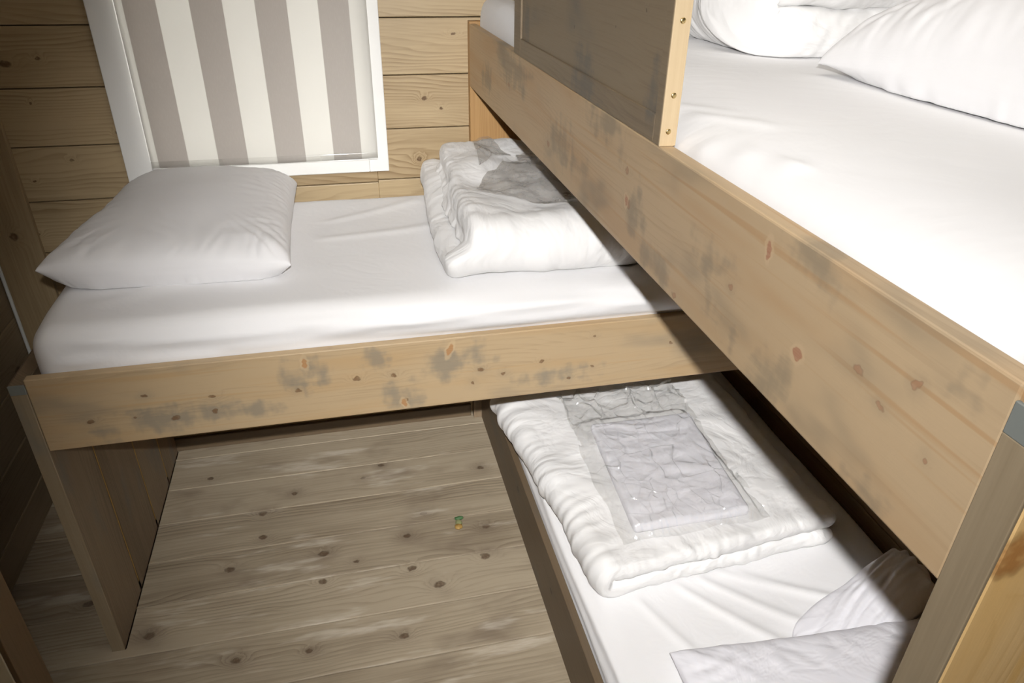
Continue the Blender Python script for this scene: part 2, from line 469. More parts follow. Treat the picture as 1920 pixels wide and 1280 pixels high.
def pillow_shape(wd, dp, n=84, H=.12, seed=0.0, wr=1.0, seam=.036, lift=(0, 0, 0, 0), lean=0.0):
    """two cloth squares sewn along the edge and filled; lies on z = 0.  lift: rise of the corners (-x-y, +x-y, -x+y, +x+y)"""
    m = max(8, int(n * dp / wd))
    g = {}; V = []; F = []
    def vid(i, j, side):
        edge = i in (0, n) or j in (0, m)
        key = (i, j, 0 if edge else side)
        if key not in g:
            g[key] = len(V); V.append((2 * i / n - 1, 2 * j / m - 1, 0 if edge else side))
        return g[key]
    for i in range(n):
        for j in range(m):
            F.append((vid(i, j, 1), vid(i + 1, j, 1), vid(i + 1, j + 1, 1), vid(i, j + 1, 1)))
            F.append((vid(i, j, -1), vid(i, j + 1, -1), vid(i + 1, j + 1, -1), vid(i + 1, j, -1)))
    V = np.array(V, float); F = np.array(F)
    # more rows near the seam, where the cloth turns
    a = np.sin(V[:, 0] * math.pi / 2) * .55 + V[:, 0] * .45
    c = np.sin(V[:, 1] * math.pi / 2) * .55 + V[:, 1] * .45
    sg = V[:, 2]
    fill = np.clip((1 - np.abs(a) ** 3.2) * (1 - np.abs(c) ** 3.2), 0, 1)
    pull = .035
    x = a * wd / 2 * (1 - pull * (1 - c * c) * np.abs(a) ** 3)
    y = c * dp / 2 * (1 - pull * (1 - a * a) * np.abs(c) ** 3)
    wave = .5 * (fnoise(np.stack([a, c, a * 0], 1), 1.1, seed + 4, 1))
    sz = seam * (1 + .35 * wave)
    for k, (sx, sy) in enumerate(((-1, -1), (1, -1), (-1, 1), (1, 1))):
        sz = sz + lift[k] * np.clip(.5 + .5 * sx * a, 0, 1) ** 4 * np.clip(.5 + .5 * sy * c, 0, 1) ** 4
    f = fill ** .40
    top = sz + (H - seam) * f * (1 + .10 * wave + lean * c)
    bot = sz * (1 - np.clip(fill * 7, 0, 1) ** .6)
    z = np.where(sg > 0, top, np.where(sg < 0, bot, sz))
    P = np.stack([x, y, z], 1)
    rest0 = np.stack([a * wd / 2, c * dp / 2, sg * .2], 1)
    N = vnormals(P, F)
    ex, ey = np.abs(a), np.abs(c)
    R3 = np.stack([rest0[:, 0], rest0[:, 1], sg * 2.0], 1)
    inner = (1 - ex ** 10) * (1 - ey ** 10)
    th = np.arctan2(c, a)
    cor = np.clip(ex * ey * 1.5 - .25, 0, 1)
    h = ex ** 4 * .010 * (wabs(R3, (6, 26, 1), seed) - .2) + ey ** 4 * .010 * (wabs(R3, (26, 6, 1), seed + 2) - .2)
    h += (.0012 + .006 * np.maximum(ex, ey) ** 3) * (wabs(R3, (9, 6, 1), seed + 5) - .2) + .0035 * fnoise(R3, (4, 4, 1), seed + 8, 2)
    h += cor * .009 * (np.abs(fnoise(np.stack([th * 3.2, th * 0, sg], 1), 3.0, seed + 6, 2)) - .2)
    P += N * (h * inner * wr)[:, None]
    P[:, 2] = np.maximum(P[:, 2], 0.0)
    return P, F, rest0

def place(x, ang, loc, tx=0.0, ty=0.0):
    M = Matrix.Translation(loc) @ Matrix.Rotation(ang, 4, 'Z') @ Matrix.Rotation(tx, 4, 'X') @ Matrix.Rotation(ty, 4, 'Y')
    A = np.array(M)
    return x @ A[:3, :3].T + A[:3, 3]

def smooth_surface(o, levels=1):
    m = o.modifiers.new('subdivision', 'SUBSURF'); m.levels = levels; m.render_levels = levels

def folded_duvet(length, depth, T, lower, seed, nL=150, nD=90, scale=1.05, iters=14, gap=0.0, anchor=0.06, bend=0.03, fa=1.0):
    """a quilt folded once: s runs along the lower layer, round the fold at s=lower, back along the upper layer.
    Local result: fold at x=0, layers run to +x, width along y (0..depth), z from 0."""
    V, F = boxgrid(nL, nD, 5)
    P = round_box(V, (length, depth, T), (T * .55, T * .42, T / 2))
    s = P[:, 0].copy(); y = P[:, 1]; t = P[:, 2] - T / 2
    # puffs between quilting lines
    puff = 1.0 + 0.10 * np.sin(s * 21 + 1.3 * np.sin(y * 4 + seed)) * np.sin(y * 17 + seed) + 0.10 * fnoise(np.stack([s, y, y * 0], 1), 5.0, seed, 2)
    t = t * puff
    R = T / 2 + gap
    arc = math.pi * R
    X = np.zeros_like(s); Z = np.zeros_like(s)
    a = s < lower; c = s > lower + arc; b = ~(a | c)
    X[a] = lower - s[a] + R; Z[a] = T / 2 - t[a]
    th = (s[b] - lower) / R
    X[b] = R - np.sin(th) * (R + t[b] * -1 * -1); Z[b] = T / 2 + R - np.cos(th) * (R + t[b])
    X[c] = s[c] - lower - arc + R; Z[c] = T / 2 + 2 * R + t[c]
    Q = np.stack([X + T / 2, y, Z], 1)
    if np.sum(np.einsum('ij,ij->i', np.cross(Q[F[:, 2]] - Q[F[:, 0]], Q[F[:, 3]] - Q[F[:, 1]]), Q[F].mean(1))) < 0:
        F = F[:, ::-1]
    N = vnormals(Q, F)
    R3 = np.stack([s, y, t * 2], 1)
    foldc = lower + arc / 2
    fz = np.exp(-((s - foldc) / .10) ** 2)
    ez = np.maximum(np.exp(-(y / .05) ** 2), np.exp(-((depth - y) / .05) ** 2))
    xz = np.maximum(np.exp(-(s / .05) ** 2), np.exp(-((length - s) / .05) ** 2))
    h = .010 * fnoise(R3, (6, 6, 6), seed + 5, 2)
    h += fz * .009 * fa * (wabs(R3, (6, 22, 5), seed) - .25)
    h += ez * .006 * (wabs(R3, (30, 7, 5), seed + 3) - .25)
    h += xz * .006 * (wabs(R3, (7, 26, 5), seed + 4) - .25)
    h += .0045 * (wabs(R3, (11, 9, 4), seed + 9) - .25)
    Q += N * h[:, None]
    Q[:, 2] = np.maximum(Q[:, 2], 0)
    Q = crumple(Q, F, scale, iters, anchor, bend, 0.0, 17.0, seed, zmin=0.0)
    return Q, F, R3

# ------------------------------------------------------------------ materials
PINE_L = (0.52, 0.365, 0.19); PINE_D = (0.30, 0.18, 0.075)
KNOTC = (0.085, 0.040, 0.016)
M_wall = wood('wall_pine', 'X', (0.45, 0.345, 0.205), (0.23, 0.155, 0.078), KNOTC, knots=[(0.941, 1.195, 0.007, 1.2), (0.994, 1.163, 0.006, 1.2), (0.919, 1.01, 0.008, 1.2), (1.036, 1.376, 0.005, 2.0), (-0.085, 1.327, 0.006, 1.3), (-0.134, 1.214, 0.004, 1.0), (0.061, 1.126, 0.005, 1.0), (-0.073, 1.054, 0.005, 1.3), (-0.183, 0.998, 0.004, 1.0), (-0.165, 1.315, 0.01, 1.6)], knot_size=0.8, rand_knots=0.06, knot_scale=0.7, rough=0.40, grain=0.85, streak=.35, freq=80.0)
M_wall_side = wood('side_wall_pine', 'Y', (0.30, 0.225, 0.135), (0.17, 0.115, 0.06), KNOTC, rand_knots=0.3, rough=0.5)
M_corner = wood('corner_board_pine', 'Z', (0.38, 0.285, 0.165), (0.22, 0.145, 0.072), KNOTC, knots=[(0.845, -0.295, 0.012, 1.1), (1.07, -0.31, 0.012, 1.4), (0.47, -0.27, 0.01, 1.2)], rough=0.5)
FK = [(0.823, -0.513), (0.759, -0.601), (1.008, -0.612), (0.983, -0.735), (0.759, -0.736), (0.831, -0.813), (0.714, -0.967),
      (0.323, -0.513), (0.236, -0.627), (0.317, -0.406), (0.505, -0.622), (0.502, -0.731), (0.053, -0.821), (1.045, -0.327), (0.413, -0.329),
      (0.132, -0.192), (0.639, -0.297), (0.284, -0.948), (0.467, -0.959), (-0.13, -0.673), (0.706, -0.242), (0.6, -0.673)]
FS = [.010, .010, .011, .013, .012, .014, .010, .011, .012, .011, .012, .010, .013, .010, .009, .009, .007, .011, .008, .012, .008, .007]
M_floor = wood('floor_pine', 'X', (0.36, 0.30, 0.215), (0.17, 0.13, 0.085), (0.085, 0.05, 0.028), stain=(0.17, 0.13, 0.092), stain_amt=0.75, halo=0.8, streak=.55, freq=70.0, knot_size=.8,
               knots=[(a, c, s, 1.35) for (a, c), s in zip(FK, FS)], rough=0.42, worn_sheen=(0.56, 0.50, 0.41), grain=0.75, spec=0.5)
RK = [(0.532, 0.738, .007, 1.3), (0.77, 0.678, .008, 1.2), (0.215, 0.767, .006, 1.4), (0.349, 0.747, .007, 1.6), (0.187, 0.714, .005, 1.2),
      (0.266, 0.702, .010, 1.2), (0.348, 0.707, .009, 1.2), (0.098, 0.716, .006, 1.6), (0.745, 0.75, .007, 1.6), (1.006, 0.722, .007, 1.2),
      (0.929, 0.706, .008, 0.8), (1.229, 0.80, .006, 1.0), (1.229, 0.715, .006, 1.0), (1.17, 0.688, .007, 1.0), (1.433, 0.758, .006, 1.0),
      (0.661, 0.752, .009, 1.3), (0.95, 0.74, .007, 1.5), (1.10, 0.745, .006, 1.4)]
GREY = (0.185, 0.175, 0.145)
# the rails keep their v coordinate as z + y (front faces lie at a constant y)
M_rail_x = wood('bed_rail_pine', 'X', (0.45, 0.335, 0.20), (0.27, 0.185, 0.10), (0.16, 0.085, 0.04), stain=GREY, stain_amt=0.5, halo=0.3, knot_size=.62,
                knots=[(u, z - .85, s, a) for (u, z, s, a) in RK],
                patches=[(0.535, .775 - .85, .030, .8), (0.575, .78 - .85, .024, .8), (0.86, .775 - .85, .034, .8), (0.95, .79 - .85, .026, 1.0), (0.70, .795 - .85, .022, 1.0), (0.765, .69 - .85, .030, .9), (0.79, .675 - .85, .022, 1.2), (0.25, .70 - .85, .022, 2.6), (0.125, .69 - .85, .032, .8), (0.345, .712 - .85, .020, 2.0), (0.42, .70 - .85, .014, 3.0), (1.15, .70 - .85, .018, 4.0)],
                big=[(0.553, .806 - .85, .014, .5, 0.0), (0.877, .803 - .85, .017, .42, -.35), (0.765, .672 - .85, .011, .6, .3)], patch_mix=.62, warm=(0.44, 0.30, 0.155), streak=.5,
                rough=0.48, grain=0.5)
UK = [(-1.634, 1.312, .006, 1.0), (-1.905, 1.358, .006, 1.0), (-1.845, 1.335, .006, 1.8),
      (-1.934, 1.31, .005, 1.0), (-1.312, 1.347, .008, 1.5), (-1.33, 1.303, .009, 1.3), (-1.506, 1.241, .007, 1.4), (-1.878, 1.321, .004, 2.0),
      (-.55, 1.33, .008, 1.5), (-.9, 1.28, .009, 1.4)]
UP = [(-1.722, 1.262, .030, .8), (-1.763, 1.405, .022, 1.6), (-1.934, 1.378, .014, 1.0), (-1.62, 1.27, .022, 1.2), (-1.885, 1.252, .014, 1.4), (-1.2, 1.385, .024, 3.0),
      (-1.58, 1.325, .018, 2.0), (-1.36, 1.30, .030, .7), (-1.0, 1.30, .028, 3.0), (-.6, 1.37, .030, 3.0), (-.3, 1.3, .026, 2.0), (-1.45, 1.25, .02, 2.0)]
M_rail_y = wood('bunk_rail_pine', 'Y', (0.51, 0.375, 0.23), (0.36, 0.25, 0.145), (0.36, 0.19, 0.11), stain=(0.205, 0.18, 0.135), stain_amt=0.7, halo=0.3, knot_size=.55, knot_mix=.7, patch_mix=.55,
                knots=[(u, z + 1.078, s, a) for (u, z, s, a) in UK], patches=[(u, z + 1.078, s, a) for (u, z, s, a) in UP],
                warm=(0.46, 0.295, 0.155), rough=0.5, grain=0.55, spec=0.3, streak=.6, big=[(-1.767, 1.304 + 1.078, .0085, .85, 0.0), (-1.690, 1.378 + 1.078, .011, .45, -.1), (-1.32, 1.305 + 1.078, .008, .6, 0.0)], big_col=(0.40, 0.20, 0.12))
M_guard = wood('guard_grey_pine', 'Y', (0.235, 0.18, 0.115), (0.16, 0.115, 0.07), (0.09, 0.055, 0.03), stain=(0.125, 0.115, 0.10), stain_amt=0.75, halo=0.15, knot_size=.5,
               knots=[(-1.014, 2.589, .006, .7), (-1.316, 2.641, .006, .6), (-1.211, 2.61, .004, .7)], patches=[(-1.06, 2.545, .022, 1.4), (-1.37, 2.54, .028, .7), (-.70, 2.56, .03, .8), (-1.1, 2.50, .02, 3.0)], rough=0.5, grain=0.4, streak=.5)
M_guard_end = wood('guard_end_pine', 'Z', (0.58, 0.45, 0.28), (0.44, 0.31, 0.17), KNOTC, rough=0.5, grain=0.3)
M_panel = wood('stained_panel_pine', 'Z', (0.225, 0.165, 0.105), (0.12, 0.083, 0.05), (0.06, 0.036, 0.02), stain=(0.135, 0.13, 0.115), stain_amt=0.8, rand_knots=0.35, knot_scale=0.6, rough=0.5)
M_panel_edge = wood('stained_edge_pine', 'Z', (0.31, 0.245, 0.16), (0.20, 0.15, 0.09), KNOTC, stain=(0.16, 0.165, 0.15), stain_amt=0.9, rough=0.55, grain=0.3)
M_grey = plain('grey_paint', (0.20, 0.215, 0.20), 0.6)
M_orange = wood('orange_pine', 'Z', (0.86, 0.59, 0.28), (0.64, 0.39, 0.14), (0.42, 0.18, 0.05), knots=[(1.288, -0.918, .016, 1.5), (0.9, -.6, .014, 1.3), (1.15, -.5, .012, 1.3)],
                rough=0.36, grain=0.55, warm=(0.80, 0.50, 0.18), spec=0.5)
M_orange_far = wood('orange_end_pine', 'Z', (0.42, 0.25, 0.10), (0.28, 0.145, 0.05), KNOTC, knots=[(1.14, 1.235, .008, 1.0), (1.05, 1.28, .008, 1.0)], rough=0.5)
M_gap = plain('unstained_pine', (0.46, 0.28, 0.09), 0.6)
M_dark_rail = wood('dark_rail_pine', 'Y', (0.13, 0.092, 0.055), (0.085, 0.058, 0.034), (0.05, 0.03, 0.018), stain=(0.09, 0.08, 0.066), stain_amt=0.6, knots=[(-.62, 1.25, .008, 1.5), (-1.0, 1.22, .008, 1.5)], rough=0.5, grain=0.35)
M_slat = wood('slat_pine', 'X', (0.42, 0.30, 0.16), (0.28, 0.18, 0.09), KNOTC, rough=0.6)
M_base_shade = wood('shaded_skirting_pine', 'X', (0.13, 0.092, 0.055), (0.085, 0.055, 0.03), KNOTC, rough=0.5)  # dark tone holds the shade below the raised bed
M_jamb = wood('jamb_brown', 'Z', (0.20, 0.135, 0.075), (0.14, 0.085, 0.042), KNOTC, rough=0.55, grain=0.3)
M_cream = plain('cream_board', (0.84, 0.76, 0.58), 0.6)
M_ceil = plain('pale_ceiling', (0.62, 0.56, 0.46), 0.7)
M_white = plain('white_paint', (0.80, 0.80, 0.78), 0.45, mott=0.02)
M_cable = plain('white_plastic', (0.72, 0.73, 0.70), 0.4)
M_brass = plain('brass', (0.62, 0.47, 0.22), 0.3, metallic=1.0)
M_slot = plain('brass_recess', (0.12, 0.09, 0.04), 0.5, metallic=1.0)
M_sheet = fabric('cotton_sheet', (0.80, 0.795, 0.80), bump=0.05)
M_core = fabric('mattress_ticking', (0.78, 0.77, 0.74))
M_pillow = fabric('pillow_cotton', (0.80, 0.795, 0.805), bump=0.03)
M_duvet = fabric('duvet_cotton', (0.80, 0.795, 0.79), bump=0.22)
M_linen = fabric('linen_set', (0.82, 0.815, 0.86), bump=0.2)
M_clear = film('clear_film', (0.975, 0.975, 0.97), 0.06, 0.16, (0.86, 0.86, 0.84), gloss=2.2)
M_greybag = film('grey_film', (0.87, 0.86, 0.845), 0.36, 0.22, (0.68, 0.665, 0.645), gloss=0.8)
M_bar = film('blind_bar_acrylic', (0.97, 0.97, 0.965), 0.05, 0.12, (0.8, 0.8, 0.79), gloss=0.8)
M_green = plain('green_scrap', (0.06, 0.13, 0.05), 0.5)
M_palegreen = plain('pale_green_scrap', (0.24, 0.25, 0.12), 0.5)
M_yellow = plain('ochre_scrap', (0.34, 0.21, 0.06), 0.5)

def glass_mat():
    b = NB('window_glass'); b.n.remove(b.bsdf)
    tr = b.n.new('ShaderNodeBsdfTransparent'); gl = b.n.new('ShaderNodeBsdfGlossy'); gl.inputs['Roughness'].default_value = 0.02
    fr = b.n.new('ShaderNodeFresnel'); fr.inputs[0].default_value = 1.45
    mx = b.n.new('ShaderNodeMixShader')
    b.t.links.new(fr.outputs[0], mx.inputs[0]); b.t.links.new(tr.outputs[0], mx.inputs[1]); b.t.links.new(gl.outputs[0], mx.inputs[2])
    b.t.links.new(mx.outputs[0], b.out.inputs['Surface'])
    return b.m
M_glass = glass_mat()

def blind_mat():
    b = NB('striped_blind_fabric'); b.n.remove(b.bsdf)
    r = b.sep(b.attr('rest', True))
    x = b.math('ADD', r[0], -0.1613)
    fr = b.math('FRACT', b.math('DIVIDE', x, 0.1647))
    st = b.math('MULTIPLY', b.ramp(fr, 0.0, 0.012), b.ramp(fr, 0.502, 0.514, 1.0, 0.0))
    st = b.math('MULTIPLY', st, b.math('GREATER_THAN', x, 0.0))
    wv = b.noise(b.comb(b.math('MULTIPLY', r[0], 500.0), b.math('MULTIPLY', r[2], 60.0), 0.0), 1.0, 1.0)
    st = b.math('MULTIPLY', st, b.ramp(wv, 0.2, 0.8, 0.93, 1.05))
    col = b.mix(st, (0.78, 0.77, 0.73), (0.54, 0.51, 0.475))
    tcol = b.mix(st, (0.80, 0.79, 0.755), (0.52, 0.485, 0.45))
    df = b.n.new('ShaderNodeBsdfDiffuse'); b.put(df.inputs[0], col)
    tl = b.n.new('ShaderNodeBsdfTranslucent'); b.put(tl.inputs[0], tcol)
    mx = b.n.new('ShaderNodeMixShader'); mx.inputs[0].default_value = 0.36
    b.t.links.new(df.outputs[0], mx.inputs[1]); b.t.links.new(tl.outputs[0], mx.inputs[2])
    b.t.links.new(mx.outputs[0], b.out.inputs['Surface'])
    return b.m
M_blind = blind_mat()

# ------------------------------------------------------------------ room
XL, XR, YF, ZC = -0.35, 1.985, -3.3, 2.4
# floor planks: long edges along X, joints measured from the photograph
B = Boxes()
P0, PS = -0.2288, 0.1623
k = -2
ys = []
y = P0 + PS * 2
while y > YF - PS:
    ys.append(y); y -= PS
for i, yy in enumerate(ys):
    B.box((XL - .1, yy - PS + .0006, -0.03), (XR + .1, yy - .0006, 0.0), 0.0028, board=(i * 0.377) % 1.0)
B.box((XL - .1, YF - .2, -.06), (XR + .1, .2, -.0301), 0)
floor = struct(B.build('floor', M_floor))

# back wall of horizontal boards with a window opening
B = Boxes()
ZB0, ZS = 1.0941, 0.1573
WX0, WX1, WZ0, WZ1 = 0.105, 0.785, 1.005, 1.86
def boards(x0, x1, z0, z1, off):
    k = int((z0 - ZB0 - off) / ZS) - 2
    while True:
        a = ZB0 + off + k * ZS; c = a + ZS
        if a > z1: break
        a2 = max(a + .0014, z0); c2 = min(c - .0014, z1)
        if c2 - a2 > 0.006:
            B.box((x0, 0.0, a2), (x1, 0.045, c2), 0.0022, board=(k * 0.291 + (0.13 if off else 0.0)) % 1.0)
        k += 1
boards(XL - .1, WX0, 0.0, ZC, 0.0)
boards(WX1, XR + .1, 0.0, ZC, 0.0125)
boards(WX0, WX1, 0.0, WZ0, 0.006)
boards(WX0, WX1, WZ1, ZC, 0.006)
for q in ((XL - .1, WX0, 0, ZC), (WX1, XR + .1, 0, ZC), (WX0, WX1, 0, WZ0), (WX0, WX1, WZ1, ZC)):
    B.box((q[0], .0455, q[2]), (q[1], .075, q[3]), 0)
struct(B.build('wall_back', M_wall))

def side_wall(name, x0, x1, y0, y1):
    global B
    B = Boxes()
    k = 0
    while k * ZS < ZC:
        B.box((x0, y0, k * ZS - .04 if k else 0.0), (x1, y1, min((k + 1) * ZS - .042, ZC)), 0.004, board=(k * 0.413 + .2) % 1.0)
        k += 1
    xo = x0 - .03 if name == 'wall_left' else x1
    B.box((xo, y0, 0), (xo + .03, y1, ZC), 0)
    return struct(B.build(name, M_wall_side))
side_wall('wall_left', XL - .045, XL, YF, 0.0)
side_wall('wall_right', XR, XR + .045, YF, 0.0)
B = Boxes(); B.box((XL - .1, YF - .05, 0), (XR + .1, YF, ZC), 0); struct(B.build('wall_near', M_cream))
B = Boxes(); B.box((XL - .1, YF - .1, ZC), (XR + .1, .1, ZC + .05), 0); struct(B.build('ceiling', M_ceil))
# low stub wall beside the doorway on the left and its brown end board
B = Boxes(); B.box((XL, -1.093, 0), (-0.112, -0.997, .74), 0.001); struct(B.build('wall_front', M_cream))
B = Boxes(); B.box((-0.112, -1.091, 0), (-0.1, -0.997, .74), 0.002); struct(B.build('trim_2', M_jamb))
# upright board in the back corner
B = Boxes(); B.box((XL, -0.018, 0), (-0.2165, 0.0, ZC), 0.002, board=.31); struct(B.build('trim_1', M_corner))
B = Boxes(); B.box((-0.2165, -0.014, 0.0), (1.07, 0.0, 0.052), 0.003, board=.7); struct(B.build('baseboard_back_shaded', M_base_shade))  # baseboard strip, the shade under the bed put into its dark colour

# window: white frame with reveal, sill line and pane
win = bpy.data.objects.new('window_1', None); COL.objects.link(win); win.location = (0.445, 0, 1.45); struct(win)
B = Boxes()
fx0, fx1, fz0, fz1 = 0.0665, 0.8205, 0.982, 1.92
B.box((fx0, -.020, fz0), (fx0 + .072, .0, fz1), .0025)
B.box((fx1 - .06, -.020, fz0), (fx1, .0, fz1), .0025)
B.box((fx0 + .072, -.0195, fz0), (fx1 - .06, .0, fz0 + .055), .0025)
B.box((fx0 + .072, -.0195, fz1 - .06), (fx1 - .06, .0, fz1), .0025)
B.build('window_frame', M_white, win)
B = Boxes()
B.box((WX0, .0, WZ0), (WX0 + .03, .06, WZ1), .002); B.box((WX1 - .03, .0, WZ0), (WX1, .06, WZ1), .002)
B.box((WX0 + .03, .0, WZ0), (WX1 - .03, .06, WZ0 + .03), .002); B.box((WX0 + .03, .0, WZ1 - .03), (WX1 - .03, .06, WZ1), .002)
B.build('sash', M_white, win)
B = Boxes(); B.box((WX0 + .03, .028, WZ0 + .03), (WX1 - .03, .032, WZ1 - .03), 0); B.build('window_pane', M_glass, win)

# roller blind with taupe stripes
blind = empty('roller_blind', (0.46, -.045, 1.02), 'striped taupe and white roller blind hanging over the window', 'blind')
nx, nz = 60, 50
bx0, bx1, bz0, bz1 = 0.142, 0.788, 1.030, 1.90
v = []; f = []
for j in range(nz + 1):
    for i in range(nx + 1):
        a = i / nx; c = j / nz
        xx = bx0 + (bx1 - bx0) * a; zz = bz0 + (bz1 - bz0) * c
        curl = 0.010 * (math.exp(-((a - 1) / .05) ** 2) + .7 * math.exp(-(a / .05) ** 2)) + 0.0025 * math.sin(a * 9 + c * 3)
        v.append((xx, -.043 + curl, zz))
for j in range(nz):
    for i in range(nx):
        n = j * (nx + 1) + i
        f.append((n, n + 1, n + nx + 2, n + nx + 1))
o = mesh_np('fabric', v, f, M_blind, blind)
md = o.modifiers.new('thickness', 'SOLIDIFY'); md.thickness = 0.0008; md.offset = 0
B = Boxes(); B.box((bx0, -.0475, bz0 - .003), (bx1 - .002, -.0425, bz0 + .020), .002, segs=3); B.build('bottom_bar', M_bar, blind)
B = Boxes(); B.cyl((bx0 - .02, -.045, bz1 + .012), (bx1 + .02, -.045, bz1 + .012), .017, 20); B.build('roller_tube', M_white, blind, True)
for xx in (bx0 - .03, bx1 + .02):
    B = Boxes(); B.box((xx, -.066, bz1 - .012), (xx + .008, -.0202, bz1 + .034), .001); B.build('bracket', M_white, blind)

# white cable down the left corner
pts = [(-.341, -.026, ZC - .01), (-.341, -.025, 1.6), (-.340, -.024, 1.2), (-.342, -.025, .75), (-.343, -.024, .5), (-.343, -.024, .06)]
cu = bpy.data.curves.new('cable', 'CURVE'); cu.dimensions = '3D'; cu.bevel_depth = 0.0052; cu.bevel_resolution = 3
sp = cu.splines.new('POLY'); sp.points.add(len(pts) - 1)
for p, q in zip(sp.points, pts): p.co = (*q, 1)
tmp = bpy.data.objects.new('tmp', cu); COL.objects.link(tmp)
me = bpy.data.meshes.new_from_object(tmp.evaluated_get(bpy.context.evaluated_depsgraph_get()))
bpy.data.objects.remove(tmp)
vv = np.zeros(len(me.vertices) * 3); me.vertices.foreach_get('co', vv); add_attrs(me, vv.reshape(-1, 3)); me.materials.clear()
tag(link('cable', me, M_cable, None, True), 'thin white cable running down the left corner of the room', 'cable')

# ------------------------------------------------------------------ raised bed along the window wall
H, HR, TH = 0.8338, 0.1821, 0.0215
bed = empty('raised_bed', (0.97, -.45, 0), 'wooden raised bed along the window wall, its right end under the bunk', 'bed', 'wooden beds')
B = Boxes(); B.box((0.0005, -.850, H - HR), (1.955, -.850 + TH, H), .0025, board=.0); B.build('front_rail', M_rail_x, bed)
B = Boxes(); B.box((0.0005, -.060, H - HR), (1.955, -.040, H - .02), .0025, board=.4); B.build('back_rail', M_rail_x, bed)
# left end panel of three upright boards, pale gaps between, a grey stripe at the front edge
B = Boxes()
edges = [-.848, -.648, -.3975, -.193, -.024]
for i in range(4):
    B.box((-.0295, edges[i + 1] + .005, 0.0), (0.0, edges[i] + 0.0 if i else edges[i], H - .012), .003, board=.1 + .23 * i)
ep = B.build('end_panel', M_panel, bed)
B = Boxes(); B.box((-.0302, -.8525, 0.0), (0.0004, -.8482, H - .032), .001, board=.3); o = B.build('edge_strip', M_panel_edge, ep); o['label'] = 'paler grey brown front edge'
B = Boxes(); B.box((-.0305, -.8528, H - .032), (0.0004, -.8482, H - .010), .001); o = B.build('end_cap', M_grey, ep); o['label'] = 'grey end grain at the top of the panel'
for yy in edges[1:4]:
    B = Boxes(); B.box((-.027, yy - .0004, 0.03), (.0002, yy + .0052, H - .03), 0); o = B.build('joint', M_gap, ep); o['label'] = 'unstained orange joint between boards'
B = Boxes(); B.box((1.9555, -.85, H - HR), (1.984, -.04, H - .01), .0025); B.build('end_rail', M_rail_x, bed)
B = Boxes()
for i in range(13):
    x0 = .04 + i * .148
    B.box((x0, -.8284, .745), (x0 + .09, -.0602, .763), .003)
B.build('slat_base', M_slat, bed)

# ------------------------------------------------------------------ bunk bed along the right wall
UX, ZT, ZBm, YN, LX, LH = 1.0783, 1.4065, 1.2321, -1.9794, 1.1083, 0.203
bunk = empty('bunk_bed', (1.53, -1.0, 0), 'wooden bunk bed along the right wall with a guard panel on top', 'bunk bed', 'wooden beds')
B = Boxes(); B.box((UX, YN, ZBm), (UX + .0212, -.030, ZT), .0022, board=0.0); B.build('upper_rail', M_rail_y, bunk)
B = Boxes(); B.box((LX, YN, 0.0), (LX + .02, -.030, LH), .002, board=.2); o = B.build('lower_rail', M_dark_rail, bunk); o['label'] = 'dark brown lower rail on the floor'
B = Boxes(); B.box((1.958, YN, ZBm), (1.976, -.030, ZT), .002, board=.5); B.build('upper_back_rail', M_rail_y, bunk)
# near end panel: orange face, grey stained edge, grey cap
B = Boxes()
for i, (x0, x1) in enumerate([(UX + .002, 1.37), (1.3702, 1.67), (1.6702, 1.978)]):
    B.box((x0, YN - .0313, 0.0), (x1, YN - .0002, ZT - .012), .003, board=0.0 if i == 0 else .3 * i)
ne = B.build('end_panel', M_orange, bunk); ne['label'] = 'orange varnished end panel of the near end'
B = Boxes(); B.box((UX - .0015, YN - .0316, 0.0), (UX + .0019, YN - .0002, ZT - .036), .0008, board=.3); o = B.build('edge_strip', M_panel_edge, ne); o['label'] = 'grey stained edge'
B = Boxes(); B.box((UX - .0016, YN - .0318, ZT - .036), (UX + .0019, YN - .0002, ZT - .0115), .0008); o = B.build('end_cap', M_grey, ne); o['label'] = 'grey end grain at the top'
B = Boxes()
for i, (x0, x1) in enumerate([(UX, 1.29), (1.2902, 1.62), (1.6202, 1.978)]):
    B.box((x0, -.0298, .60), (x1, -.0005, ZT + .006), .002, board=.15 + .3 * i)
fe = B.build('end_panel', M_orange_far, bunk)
B = Boxes(); B.box((UX, -.0298, 0.0), (1.978, -.0005, .5996), .002, board=.4); o = B.build('lower_board', M_panel, fe); o['label'] = 'dark lower half'
# guard panel
G0, G1, GT = -.5952, -1.4105, 1.70
B = Boxes()
B.box((UX + .0003, G1 + .0232, ZT + .0003), (UX + .0205, G0 - .058, ZT + .036), .0012, board=.1)
B.box((UX + .0003, G1 + .0232, GT - .05), (UX + .0205, G0 - .058, GT), .0012, board=.6)
B.box((UX + .0001, G0 - .0578, ZT + .0003), (UX + .0207, G0, GT), .0015, board=.8)
B.box((UX + .0001, G1 + .003, ZT + .0003), (UX + .0207, G1 + .023, GT), .0012, board=.9)
gp = B.build('guard_panel', M_guard, bunk)
B = Boxes(); B.box((UX + .0042, G1 + .021, ZT + .034), (UX + .0165, G0 - .056, GT - .048), 0, board=.0); B.build('inset_panel', M_guard, gp)
B = Boxes(); B.box((UX, G1, ZT + .0003), (UX + .0227, G1 + .003, GT), .0008, board=.4); o = B.build('end_grain_strip', M_guard_end, gp); o['label'] = 'pale bare pine end with brass screws'
for zz, xx in ((1.4255, .0105), (1.470, .012), (1.556, .012)):
    B = Boxes()
    bm = bmesh.new(); bmesh.ops.create_uvsphere(bm, u_segments=20, v_segments=10, radius=.0036)
    for q in bm.verts: q.co = Vector((UX + xx + q.co.x, G1 - .0002 + q.co.y * .35, zz + q.co.z))
    B.take(bm, 0)
    o = B.build('screw', M_brass, gp, True); o['label'] = 'brass screw head'
B = Boxes()
